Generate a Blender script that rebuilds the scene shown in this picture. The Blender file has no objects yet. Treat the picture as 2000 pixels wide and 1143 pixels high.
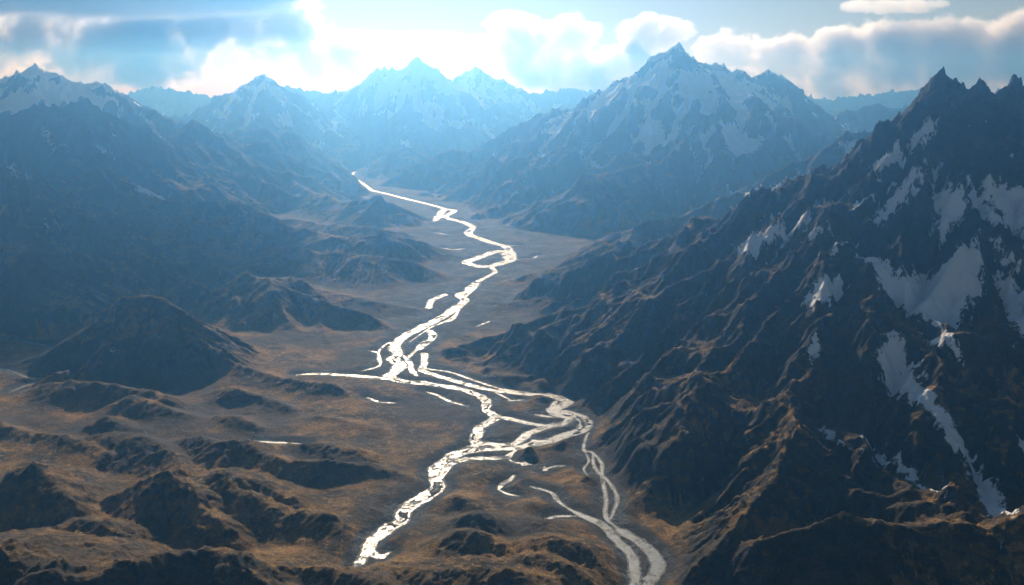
import bpy, math, os
import numpy as np

RES = 1.0            # tessellation of the ground mesh
f32 = np.float32
# ------------------------------------------------------------------ camera
F_PX, PITCH, CAM_Z = 1732.0, math.radians(13.03), 1500.0
CP, SP = math.cos(PITCH), math.sin(PITCH)

def at(px, py, Y):
    """point of the world at forward distance Y (km) seen at pixel (px, py) of the 2000 px photograph"""
    u, v = (px - 1000.0) / F_PX, (571.5 - py) / F_PX
    dy, dz = CP + v * SP, -SP + v * CP
    k = Y * 1000.0 / dy
    return (u * k, Y * 1000.0, CAM_Z + dz * k)

def on_plane(px, py, z=0.0):
    u, v = (px - 1000.0) / F_PX, (571.5 - py) / F_PX
    dy, dz = CP + v * SP, -SP + v * CP
    k = (z - CAM_Z) / dz
    return (u * k, dy * k)

# ------------------------------------------------------------------ noise
rng = np.random.RandomState(11)
PERM = np.concatenate([rng.permutation(1024)] * 2).astype(np.int32)
GA = (rng.rand(1024) * 2 * np.pi).astype(f32)
GX, GY = np.cos(GA), np.sin(GA)
RX, RY = rng.rand(1024).astype(f32), rng.rand(1024).astype(f32)

def _hash(ix, iy):
    return PERM[PERM[ix & 1023] + (iy & 1023)]

def perlin(x, y, seed=0):
    x = x + seed * 37.13; y = y - seed * 91.7
    xf, yf = np.floor(x), np.floor(y)
    ix, iy = xf.astype(np.int32), yf.astype(np.int32)
    dx, dy = (x - xf).astype(f32), (y - yf).astype(f32)
    u = dx * dx * dx * (dx * (dx * 6 - 15) + 10)
    v = dy * dy * dy * (dy * (dy * 6 - 15) + 10)
    def g(ax, ay):
        h = _hash(ix + ax, iy + ay)
        return GX[h] * (dx - ax) + GY[h] * (dy - ay)
    a = g(0, 0); a += u * (g(1, 0) - a)
    b = g(0, 1); b += u * (g(1, 1) - b)
    return (a + v * (b - a)) * f32(1.45)

def fbm(x, y, lam, octs, seed=0, gain=0.5):
    t = np.zeros_like(x); a = 1.0
    for o in range(octs):
        t += f32(a) * perlin(x / lam, y / lam, seed + o * 7)
        lam *= 0.49; a *= gain
    return t

def ridged(x, y, lam, octs, seed=0, gain=0.5):
    t = np.zeros_like(x); a = 1.0; w = np.ones_like(x)
    for o in range(octs):
        n = 1 - np.abs(perlin(x / lam, y / lam, seed + o * 5)) * f32(1.6)
        n = np.clip(n, 0, 1) ** 2
        t += f32(a) * n * w
        w = np.clip(n * 1.6, 0.15, 1)
        lam *= 0.48; a *= gain
    return t

def sst(a, b, x):
    t = np.clip((x - a) / (b - a), 0, 1)
    return t * t * (3 - 2 * t)

# ------------------------------------------------------------------ the ground grid (finer near, coarser far)
NA, NR = int(1150 * RES), int(1550 * RES)
A = np.radians(np.linspace(-43, 43, NA)).astype(f32)
R = np.exp(np.linspace(math.log(1450), math.log(25500), NR)).astype(f32)
AA, RR = np.meshgrid(A, R)                      # rows: distance, columns: bearing
X, Y = (RR * np.sin(AA)).astype(f32), (RR * np.cos(AA)).astype(f32)

def gradient(h):
    dr = np.gradient(h, axis=0) / np.gradient(RR, axis=0)
    da = np.gradient(h, axis=1) / (RR * (A[1] - A[0]))
    s, c = np.sin(AA), np.cos(AA)
    return dr * s + da * c, dr * c - da * s

# ------------------------------------------------------------------ ridges: owner, crest points (px, py, km), profile
RIDGES = []
def ridge(owner, pts, s0=0.95, s1=0.5, L=350.0, rnd=6.0, lvl=0.0):
    RIDGES.append((owner, [at(*p) for p in pts], s0, s1, L, rnd))

# -- the jagged mountain on the right
ridge('mt_right', [(2260,330,5.2),(2150,240,5.1),(2060,205,5.0),(1985,155,4.9),(1945,188,4.9),(1912,150,4.85),(1885,170,4.85),
      (1858,140,4.8),(1832,138,4.8),(1808,168,4.85),(1790,205,4.95),(1752,240,5.05),(1722,290,5.1),(1690,330,5.1),(1640,362,5.1),
      (1590,372,5.1),(1572,412,5.05),(1540,432,5.0),(1483,434,5.0),(1440,482,5.0),(1395,503,5.0),(1320,535,5.0),(1230,558,5.0),
      (1160,582,5.0),(1060,615,4.98),(1000,640,4.95),(940,655,4.95),(880,680,4.92),(840,698,4.9)], s0=1.15, s1=0.66, L=260)
ridge('mt_right', [(1845,200,4.75),(1832,260,4.65),(1818,360,4.48),(1735,455,4.3),(1668,490,4.15),(1655,560,4.0),(1655,610,3.88),
      (1612,670,3.6),(1548,755,3.3),(1560,825,3.05),(1508,925,2.8),(1430,1030,2.56),(1360,1095,2.42)], s0=0.9, s1=0.5, L=250)
ridge('mt_right', [(1912,160,4.8),(1925,240,4.65),(1935,330,4.5),(1900,420,4.35),(1925,500,4.2)], s0=1.1, s1=0.6, L=200)
ridge('mt_right', [(1985,160,4.85),(2040,330,4.5),(2010,470,4.2),(2000,560,4.0),(2060,700,3.7),(2100,850,3.3),(2150,1000,3.0)], s0=1.0, s1=0.6, L=200)
ridge('mt_right', [(1395,503,5.0),(1370,570,4.85),(1290,660,4.68),(1200,725,4.55),(1140,755,4.45)], s0=0.75, s1=0.5, L=200)
ridge('mt_right', [(1540,432,5.0),(1500,520,4.75),(1430,610,4.5),(1340,710,4.22),(1240,780,4.1),(1180,810,4.0)], s0=0.75, s1=0.5, L=200)
ridge('mt_right', [(1655,610,3.88),(1560,640,3.95),(1450,720,3.9),(1350,790,3.8),(1260,840,3.72),(1190,865,3.66)], s0=0.75, s1=0.5, L=200)
ridge('mt_right', [(1545,755,3.5),(1470,820,3.42),(1370,890,3.35),(1270,960,3.2),(1235,975,3.12)], s0=0.75, s1=0.5, L=150)
ridge('mt_right', [(1560,825,3.22),(1480,900,3.1),(1400,960,3.0),(1310,1020,2.92),(1285,1035,2.86)], s0=0.75, s1=0.5, L=150)
ridge('mt_right', [(1230,558,5.0),(1180,640,4.85),(1120,690,4.75),(1040,725,4.68)], s0=0.7, s1=0.5, L=200)
ridge('mt_right', [(2260,330,5.2),(2500,300,5.4),(2900,250,5.6)], s0=0.9, s1=0.5)
# -- the middle ridge behind it
ridge('mt_mid', [(1990,230,9.4),(1850,250,9.3),(1745,240,9.1),(1700,242,9.0),(1640,262,8.9),(1600,290,8.8),(1565,305,8.7),(1500,345,8.5),(1480,366,8.4),
      (1405,384,8.15),(1330,413,7.85),(1268,430,7.65),(1240,438,7.6),(1200,466,7.4),(1160,482,7.25),(1100,512,7.0),(1040,540,6.85),(985,560,6.75)], s0=0.95, s1=0.52, L=300)
ridge('mt_mid', [(1405,384,8.15),(1370,450,7.6),(1330,500,7.2),(1260,530,6.8)], s0=0.75, s1=0.52, L=200)
ridge('mt_mid', [(1600,290,8.8),(1570,360,8.2),(1520,420,7.7)], s0=0.8, s1=0.52, L=200)
ridge('mt_mid', [(1240,438,7.6),(1190,490,7.1),(1120,535,6.7),(1050,575,6.35)], s0=0.6, s1=0.45, L=200)
# -- the white summit in the centre
ridge('mt_center', [(1325,78,13.0),(1298,92,13.05),(1270,104,13.1),(1235,138,13.2),(1200,165,13.3),(1160,188,13.5),(1110,205,13.7),(1080,208,13.8),(1050,216,13.9),
      (1000,245,14.0),(960,266,14.0),(930,290,14.0),(880,286,13.9),(850,298,13.9),(800,322,13.9),(750,352,13.8)], s0=0.95, s1=0.52, L=700)
ridge('mt_center', [(1325,78,13.0),(1345,96,13.2),(1378,118,13.5),(1395,112,13.7),(1420,130,14.0),(1445,126,14.2),(1475,147,14.5),(1500,132,14.8),(1540,150,15.1),
      (1565,190,15.4),(1600,215,15.7)], s0=0.95, s1=0.52, L=700)
ridge('mt_center', [(1318,120,12.8),(1315,148,12.5),(1262,185,12.2),(1230,215,12.0),(1195,250,11.8),(1150,290,11.5),(1080,332,11.25),(1000,385,11.0),(925,415,10.8)], s0=0.85, s1=0.5, L=600)
ridge('mt_center', [(1315,148,12.5),(1365,172,12.3),(1410,165,12.2),(1440,190,12.1),(1480,186,12.0),(1520,215,11.9),(1560,240,11.8),(1615,262,11.7),(1700,330,11.5)], s0=0.85, s1=0.5, L=600)
ridge('mt_center', [(1365,172,12.3),(1345,235,11.7),(1310,270,11.2),(1290,310,10.7),(1260,345,10.3)], s0=0.8, s1=0.5, L=400)
ridge('mt_center', [(1480,186,12.0),(1450,250,11.3),(1440,300,10.7),(1400,340,10.2)], s0=0.8, s1=0.5, L=400)
ridge('mt_center', [(1080,208,13.8),(1040,270,13.0),(980,310,12.5),(920,345,12.1),(870,385,11.9)], s0=0.75, s1=0.5, L=500)
ridge('mt_spur', [(1310,305,10.6),(1235,322,10.2),(1190,322,9.95),(1160,328,9.85),(1110,362,9.75),(1060,402,9.65),(1005,440,9.55)], s0=0.75, s1=0.5, L=400)
ridge('mt_farright', [(1500,240,15.48),(1560,235,15.48),(1640,216,15.48),(1700,196,15.48),(1760,203,15.48),(1830,190,15.48),(1950,170,15.91),(2200,160,15.91)], s0=0.9, s1=0.5, L=900)
# -- the left side of the valley
ridge('mt_leftnear', [(-300,250,7.44),(-120,290,7.23),(-30,325,7.06),(12,318,7.01),(50,350,6.95),(100,380,6.90),(170,422,6.79),(250,468,6.69),(295,505,6.58),(350,530,6.52),(400,560,5.88)], s0=0.85, s1=0.5, L=350)
ridge('mt_leftnear', [(12,318,7.01),(40,420,6.58),(60,520,5.63),(90,600,5.39)], s0=0.7, s1=0.5, L=250)
ridge('mt_leftmid', [(-100,350,9.0),(20,330,8.9),(80,338,8.8),(145,352,8.7),(198,330,8.6),(250,358,8.6),(295,392,8.55),(350,395,8.5),(420,392,8.4),(470,430,8.2),(540,470,7.85),(600,500,7.5),(660,530,7.05),(720,555,6.75)], s0=0.85, s1=0.5, L=300)
ridge('mt_leftmid', [(250,358,8.6),(310,440,7.8),(390,490,7.2),(470,545,6.6),(560,580,6.2)], s0=0.7, s1=0.5, L=200)
ridge('mt_leftpyr', [(-250,200,11.1),(-100,235,10.9),(0,222,10.8),(60,205,10.8),(112,200,10.8),(165,186,10.8),(188,202,10.8),(222,236,10.8),(272,285,10.75),(332,330,10.65),(400,366,10.5),(470,390,10.2),(540,420,9.7),(610,445,9.2),(700,480,8.4)], s0=0.9, s1=0.55, L=400)
ridge('mt_leftpyr', [(165,186,10.8),(180,270,9.9),(230,330,9.2)], s0=0.75, s1=0.55, L=300)
ridge('mt_leftrange', [(-200,120,14.08),(-60,140,13.86),(0,148,13.75),(70,122,13.75),(130,150,13.64),(210,158,13.53),(250,190,13.42),(330,228,13.20),(400,250,12.98),(450,262,12.98),(540,310,12.98)], s0=0.85, s1=0.5, L=600)
ridge('mt_leftpeak', [(230,300,12.4),(290,290,12.3),(330,265,12.3),(375,224,12.2),(410,245,12.2),(470,285,12.1),(520,322,12.0),(570,350,11.9),(640,378,11.7),(690,392,11.4)], s0=0.9, s1=0.55, L=400)
ridge('mt_leftpeak', [(560,345,11.7),(620,372,10.9),(660,384,10.4),(700,388,10.1),(738,380,10.0),(770,392,9.95),(808,420,9.9)], s0=0.6, s1=0.48, L=300)
ridge('mt_leftnose', [(420,385,8.6),(500,416,8.3),(600,445,8.0),(680,458,7.8),(760,452,7.8),(820,466,7.85),(868,488,7.9)], s0=0.5, s1=0.4, L=250)
ridge('mt_leftnose', [(560,420,9.2),(640,436,9.0),(720,440,8.9),(790,452,8.95)], s0=0.45, s1=0.38, L=250)
ridge('mt_leftnose', [(540,475,7.3),(640,494,7.1),(740,496,7.0),(815,514,7.0)], s0=0.45, s1=0.38, L=250)
ridge('mt_leftback', [(400,255,14.3),(450,250,14.2),(520,246,14.0),(570,258,14.0),(605,282,14.0),(650,312,14.0),(695,338,14.2)], s0=0.8, s1=0.5, L=600)
ridge('mt_leftback', [(440,300,12.8),(505,270,12.7),(560,302,12.7),(640,332,12.8),(700,355,12.7)], s0=0.75, s1=0.5, L=500)
ridge('mt_leftback', [(500,320,11.6),(560,330,11.7),(620,350,11.8),(680,375,12.0),(725,388,11.8)], s0=0.7, s1=0.5, L=400)
# -- the far ranges that close the valley
ridge('mt_far', [(300,230,17.02),(430,205,17.47),(480,180,17.74),(512,138,17.92),(545,160,17.92),(580,178,17.92),(620,215,17.92),(680,260,17.92)], s0=0.9, s1=0.5, L=900)
ridge('mt_far', [(512,138,17.92),(520,220,16.58),(560,260,15.68),(620,290,15.23)], s0=0.7, s1=0.5, L=600)
ridge('mt_farpeak', [(600,190,20.52),(690,165,20.25),(740,132,20.06),(785,126,20.06),(812,110,20.06),(850,126,20.06),(885,152,20.06),(920,178,20.06),(965,200,19.61),(1010,240,19.15)], s0=0.9, s1=0.5, L=900)
ridge('mt_farpeak', [(812,110,20.06),(800,190,18.70),(760,240,17.78),(740,270,17.33)], s0=0.8, s1=0.5, L=700)
ridge('mt_farwall', [(-600,190,22.70),(-300,150,22.70),(-150,185,22.70),(40,160,22.70),(200,190,22.70),(300,165,22.70),(420,185,22.70),(560,165,22.70),(680,185,22.70),(880,160,22.50),
      (900,140,22.50),(930,125,22.50),(960,145,22.50),(990,152,22.50),(1030,178,22.50),(1120,170,22.60),(1300,190,22.70),(1500,175,22.70),(1620,190,22.70),(1800,168,22.70),(1950,185,22.70),(2100,160,22.70),(2600,180,22.70)], s0=0.9, s1=0.5, L=1000)
ridge('mt_farhill', [(700,335,16.00),(735,310,15.81),(765,290,15.62),(800,285,15.53),(835,300,15.44),(900,320,15.35)], s0=0.7, s1=0.5, L=400)
# -- hills of the lower left
ridge('hill_pyr', [(40,745,4.7),(95,712,4.72),(150,660,4.75),(205,605,4.75),(240,576,4.75),(270,570,4.75),(312,580,4.73),(342,602,4.7),(382,650,4.66),(432,692,4.6),(470,712,4.5)], s0=0.75, s1=0.6, L=250)
ridge('hill_pyr', [(470,712,4.5),(560,738,4.3),(650,748,4.22),(690,772,4.15),(735,808,4.02)], s0=0.55, s1=0.5, L=150, rnd=15)
ridge('hill_mid', [(400,575,6.0),(440,560,5.95),(478,534,5.9),(520,530,5.85),(562,556,5.8),(605,576,5.72),(660,596,5.62),(720,612,5.5),(765,640,5.4)], s0=0.65, s1=0.5, L=250)
ridge('hill_mid', [(520,530,5.85),(560,620,5.45),(610,670,5.2)], s0=0.5, s1=0.4, L=200)
ridge('hill_center', [(540,545,6.4),(650,570,6.1),(740,590,5.9),(820,605,5.85)], s0=0.35, s1=0.28, L=250, rnd=12)
ridge('hill_center', [(700,512,7.2),(760,520,7.2),(830,530,7.1),(880,545,6.95)], s0=0.3, s1=0.25, L=250, rnd=12)
ridge('hill_right', [(990,592,5.95),(1080,575,5.95),(1160,555,6.15)], s0=0.38, s1=0.3, L=250, rnd=12)
ridge('hill_right', [(1010,542,6.75),(1070,528,6.75),(1140,512,6.85)], s0=0.35, s1=0.3, L=250, rnd=12)
ridge('mt_right', [(1480,1045,2.46),(1560,1030,2.46),(1650,1005,2.48),(1760,1010,2.46),(1850,990,2.5),(1930,1010,2.47),(2020,985,2.5),(2200,960,2.6)], s0=0.9, s1=0.68, L=120)
ridge('mt_right', [(1765,235,4.75),(1800,190,4.7),(1832,160,4.68),(1868,165,4.68),(1900,172,4.7),(1925,200,4.7)], s0=1.5, s1=0.8, L=160, rnd=10)
def mound(pts, s=0.55, rnd=14): ridge('moor', pts, s0=s, s1=s * 0.8, L=120, rnd=rnd)
mound([(50,772,4.3),(85,748,4.2),(140,743,4.15),(205,750,4.1),(280,762,4.05),(322,772,4.0)])
mound([(190,800,4.0),(250,772,3.97),(300,786,3.92),(350,805,3.85)])
mound([(400,770,4.2),(450,755,4.15),(500,770,4.1),(560,790,4.0)])
mound([(150,835,3.75),(205,812,3.75),(240,828,3.7)])
mound([(-60,800,3.85),(0,824,3.7),(60,846,3.6),(125,850,3.55),(175,866,3.45),(212,885,3.35)], s=0.6)
mound([(165,852,3.55),(222,842,3.5),(285,852,3.42),(330,882,3.3),(362,922,3.15)], s=0.65)
mound([(330,862,3.5),(390,852,3.45),(432,864,3.36),(478,854,3.36),(520,882,3.28),(556,900,3.22),(640,900,3.22),(720,902,3.25),(800,930,3.2)], s=0.65)
mound([(430,810,3.85),(462,812,3.8),(500,830,3.72)])
mound([(620,812,3.85),(680,822,3.78),(740,838,3.72)], s=0.4)
mound([(560,860,3.5),(640,868,3.45),(700,880,3.4)], s=0.4)
mound([(-40,985,3.0),(30,916,3.02),(66,906,3.0),(102,930,2.95),(132,976,2.85)], s=0.7)
mound([(222,962,2.95),(270,940,2.96),(318,920,2.95),(352,936,2.9),(380,950,2.86),(392,985,2.78),(425,1005,2.72)], s=0.75, rnd=6)
mound([(380,950,2.95),(432,924,3.0),(500,940,3.0),(560,965,2.95)], s=0.45)
mound([(440,965,2.92),(480,962,2.9),(530,985,2.85)])
mound([(90,1032,2.66),(150,1008,2.68),(205,1020,2.64),(250,1050,2.6),(300,1075,2.58)], s=0.6)
mound([(520,1015,2.8),(590,996,2.82),(650,1010,2.78),(675,1032,2.72)], s=0.6)
mound([(-60,1030,2.3),(0,1048,2.25),(45,1056,2.22),(82,1088,2.18),(112,1115,2.15)], s=0.6)
mound([(60,1128,2.1),(120,1130,2.1),(180,1125,2.15),(240,1104,2.22),(310,1088,2.27),(400,1075,2.3),(452,1086,2.28),(500,1122,2.24),(530,1150,2.2)], s=0.6, rnd=6)
mound([(550,1105,2.4),(600,1110,2.36),(660,1120,2.33),(720,1130,2.3)], s=0.5, rnd=8)
mound([(770,1108,2.4),(850,1112,2.36),(930,1105,2.36),(1010,1120,2.32)], s=0.45, rnd=8)
mound([(925,936,3.2),(955,920,3.2),(1000,928,3.18)], s=0.55)
mound([(865,978,3.0),(890,965,3.0),(930,985,2.95)], s=0.55)
mound([(1005,995,2.95),(1040,982,2.95),(1070,1000,2.9)], s=0.55)
mound([(905,1010,2.8),(940,1002,2.8),(970,1020,2.78)], s=0.5)
mound([(880,1045,2.66),(905,1035,2.66),(945,1045,2.63),(975,1062,2.6)], s=0.6)
mound([(1040,1050,2.62),(1080,1042,2.62),(1140,1062,2.58),(1190,1095,2.5)], s=0.6)
mound([(1030,1090,2.46),(1060,1082,2.46),(1110,1100,2.42),(1160,1135,2.36)], s=0.6)
mound([(1060,1010,2.8),(1085,1040,2.72)], s=0.4)

# ------------------------------------------------------------------ rivers: (px, py) on the valley floor and half width (m)
CH = []; WATER_NAME = 'river'
PONDS = ['river']
def chan(w, pts):
    P = [np.array(on_plane(*p)) for p in pts]
    P = [2 * P[0] - P[1]] + P + [2 * P[-1] - P[-2]]
    C = []
    for i in range(1, len(P) - 2):                        # Catmull-Rom through the traced points
        for t in (0.0, 0.25, 0.5, 0.75):
            C.append(0.5 * (2 * P[i] + (P[i + 1] - P[i - 1]) * t + (2 * P[i - 1] - 5 * P[i] + 4 * P[i + 1] - P[i + 2]) * t * t + (3 * P[i] - P[i - 1] - 3 * P[i + 1] + P[i + 2]) * t ** 3))
    C.append(P[-2])
    d = sum(p[1] for p in C) / len(C)                     # wider bed up the valley, where many threads run side by side
    CH.append((WATER_NAME, w * (1.3 if w > 9 else 1.0) * (1 + 0.4 * float(np.clip((d - 4500) / 4000, 0, 1))), C))
chan(13, [(714,312),(710,319),(721,325),(700,333),(688,340),(696,350),(715,363),(726,372)])
chan(17, [(726,372),(757,379),(796,389),(845,401),(868,408)])
chan(22, [(868,408),(887,412),(869,424),(901,433),(922,443),(915,457),(943,468),(964,475),(988,482),(995,492)])
chan(22, [(868,408),(852,428)])
chan(11, [(855,430),(817,436),(768,437)])
chan(24, [(995,492),(967,492),(936,503),(911,512),(930,519),(957,520),(985,513),(999,506),(997,492)])
chan(20, [(985,496),(992,505)])
chan(9, [(999,506),(1034,506),(1051,499)])
chan(9, [(988,480),(1005,480),(1023,482)])
WATER_NAME = 'short shallow pool left of the tight river loop'; chan(6, [(861,484),(880,487),(895,487),(911,485)]); WATER_NAME = 'river'
WATER_NAME = 'tiny sliver of water beside the far bend of the river'; chan(5, [(848,454),(876,459)]); WATER_NAME = 'river'
chan(12, [(957,520),(967,531),(950,541),(930,552)])
chan(22, [(930,552),(920,563),(915,568),(897,576),(908,587),(890,601),(876,611),(859,622),(817,643),(789,657),(771,674),(777,691),(768,700),(784,713),(772,724),(759,733)])
chan(8, [(938,556),(920,570),(900,590),(887,622),(859,631)])
chan(14, [(869,576),(850,583),(841,590),(838,601)])
chan(5, [(905,598),(885,618),(865,630),(840,640),(800,668)])
WATER_NAME = 'small bright pool on the flats right of the thin river stretch'; chan(6, [(967,597),(978,599),(988,597)]); WATER_NAME = 'river'
WATER_NAME = 'thin slanting pool at the foot of the nearest right-hand spur'; chan(6, [(929,638),(945,632),(957,627)]); WATER_NAME = 'river'
chan(16, [(838,646),(846,655),(838,665),(816,682)])
chan(8, [(816,682),(806,690),(798,700)])
chan(14, [(829,691),(829,709),(823,722),(842,730),(895,746),(947,759),(982,765),(1031,770),(1070,772)])
chan(7, [(829,709),(834,720),(877,726),(921,741),(978,759),(1031,766)])
chan(12, [(790,695),(801,711),(803,722),(816,735)])
chan(6, [(720,685),(738,690),(742,713),(707,725)])
chan(6, [(759,669),(745,680),(738,695),(742,715)])
chan(13, [(580,732),(620,730),(650,731),(707,735),(772,741),(820,747)])
chan(17, [(759,733),(781,744),(842,750),(904,761),(939,774),(952,787),(947,800),(969,814),(960,822),(934,835),(936,846),(928,858),(932,868)])
chan(12, [(972,814),(1004,820),(1044,829),(1070,832)])
chan(20, [(1070,772),(1109,783),(1095,793),(1080,802),(1114,807),(1144,822),(1140,838),(1109,849),(1066,862),(1013,873),(965,875),(912,881),(873,897),(850,914),(847,932),(856,952),(825,975),(790,997),(783,1015),(751,1037),(731,1050)])
chan(12, [(751,1037),(722,1059),(712,1078),(706,1096),(690,1108)])
chan(12, [(1087,782),(1075,800),(1090,812),(1112,815)])
chan(9, [(1044,809),(1062,812),(1080,815)])
chan(15, [(1114,815),(1100,827),(1061,836),(1035,846),(1017,860),(985,868),(932,868),(900,884)])
chan(10, [(1013,873),(996,888),(987,894),(930,895),(905,898),(880,908),(862,930),(850,945)])
chan(5, [(990,893),(1003,902),(1031,906)])
chan(12, [(735,1050),(725,1075),(740,1086),(758,1080)])
WATER_NAME = 'bright curved pool left of the main braids'; chan(7, [(716,776),(742,785),(772,787)]); WATER_NAME = 'river'
WATER_NAME = 'long pool just below the main braid, slanting down to the right'; chan(7, [(832,765),(855,772),(877,783),(915,794)]); WATER_NAME = 'river'
chan(5, [(991,783),(1022,781)])
chan(5, [(965,765),(985,775),(1000,783)])
WATER_NAME = 'faint dull puddle on the grass between the two lower river arms'; chan(5, [(1064,916),(1085,911),(1102,910)]); WATER_NAME = 'river'
chan(6, [(1150,845),(1144,855),(1140,879),(1157,884),(1175,905),(1175,927),(1179,949),(1184,975),(1184,1010),(1214,1037),(1254,1063)])
chan(6, [(1157,884),(1162,914),(1192,945),(1205,975),(1192,1015)])
chan(3, [(1140,879),(1150,900),(1140,915),(1148,930)])
chan(14, [(1214,1037),(1254,1063),(1278,1083),(1285,1110),(1262,1143),(1255,1180)])
chan(7, [(1035,950),(1060,956),(1079,964),(1090,978),(1109,993)])
chan(11, [(1109,993),(1144,1010),(1175,1024),(1205,1055),(1237,1090),(1238,1137),(1230,1180)])
chan(7, [(1066,1013),(1092,1008),(1122,1008)])
WATER_NAME = 'hooked pool on the moor above the lower right stream'
chan(8, [(1004,929),(996,938),(982,945),(974,956)])
chan(4, [(974,956),(990,964),(1013,969)])
WATER_NAME = 'river'
WATER_NAME = 'pale shaded stream curving behind the brown hills at far left'
chan(7, [(15,722),(60,738),(110,742),(155,743)])
chan(6, [(100,745),(55,752),(20,766)])
WATER_NAME = 'river'
WATER_NAME = 'bright narrow tarn behind a dark scarp in the brown hills'; chan(7, [(495,861),(530,864),(560,865),(597,868)]); WATER_NAME = 'river'
WATER_NAME = 'dim strip of water in the shade at the left edge'; chan(7, [(0,663),(40,667),(90,675)]); WATER_NAME = 'river'
POND_FROM = None

# ------------------------------------------------------------------ build the height of the ground
NAMES = ['ground'] + sorted({r[0] for r in RIDGES})

def raw_height(X, Y):
    n1 = fbm(X, Y, 900, 4, 3); n2 = fbm(X, Y, 260, 3, 21)
    floor_h = 7 + 11 * fbm(X, Y, 420, 5, 40) + 4 * np.clip(ridged(X, Y, 160, 3, 44) - 0.7, 0, 2)
    floor_h += 14 * sst(0.1, 0.7, fbm(X, Y, 700, 2, 47))
    best = np.full_like(X, -1e5); owner = np.zeros(X.shape, np.int16)
    for (own, pts, s0, s1, L, rnd) in RIDGES:
        P = np.array(pts, f32)
        reach = (P[:, 2].max() + 150) / (0.6 * s1) + L
        rows = np.nonzero((Y.max(1) > P[:, 1].min() - reach) & (Y.min(1) < P[:, 1].max() + reach))[0]
        cols = np.nonzero((X.max(0) > P[:, 0].min() - reach) & (X.min(0) < P[:, 0].max() + reach))[0]
        if not len(rows) or not len(cols): continue
        sl = np.s_[rows[0]:rows[-1] + 1, cols[0]:cols[-1] + 1]
        x, y = X[sl], Y[sl]; wob = np.clip(1.04 + 0.17 * n1[sl] + 0.09 * n2[sl], 0.82, 1.4)
        b = np.full_like(x, -1e5)
        for a, c in zip(P[:-1], P[1:]):
            e = c[:2] - a[:2]; l2 = float(e @ e) + 1e-6
            t = np.clip(((x - a[0]) * e[0] + (y - a[1]) * e[1]) / l2, 0, 1)
            d = np.hypot(x - a[0] - t * e[0], y - a[1] - t * e[1])
            d = (np.sqrt(d * d + rnd * rnd) - rnd) * wob
            np.maximum(b, a[2] + t * (c[2] - a[2]) - (s1 * d + (s0 - s1) * L * (1 - np.exp(-d / L))), out=b)
        k = 10.0 if own == 'moor' else 24.0
        bb = best[sl]; up = b > bb
        owner[sl][up] = NAMES.index(own)
        df = np.clip(np.abs(b - bb) / k, 0, 1)
        best[sl] = np.maximum(bb, b) + k * 0.25 * (1 - df) ** 2 * (bb > -9e4)
    k = 22.0
    df = np.clip(np.abs(best - floor_h) / k, 0, 1)
    owner[best < floor_h + 2] = 0
    h = np.maximum(best, floor_h) + k * 0.25 * (1 - df) ** 2
    return h, best - floor_h, owner

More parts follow.
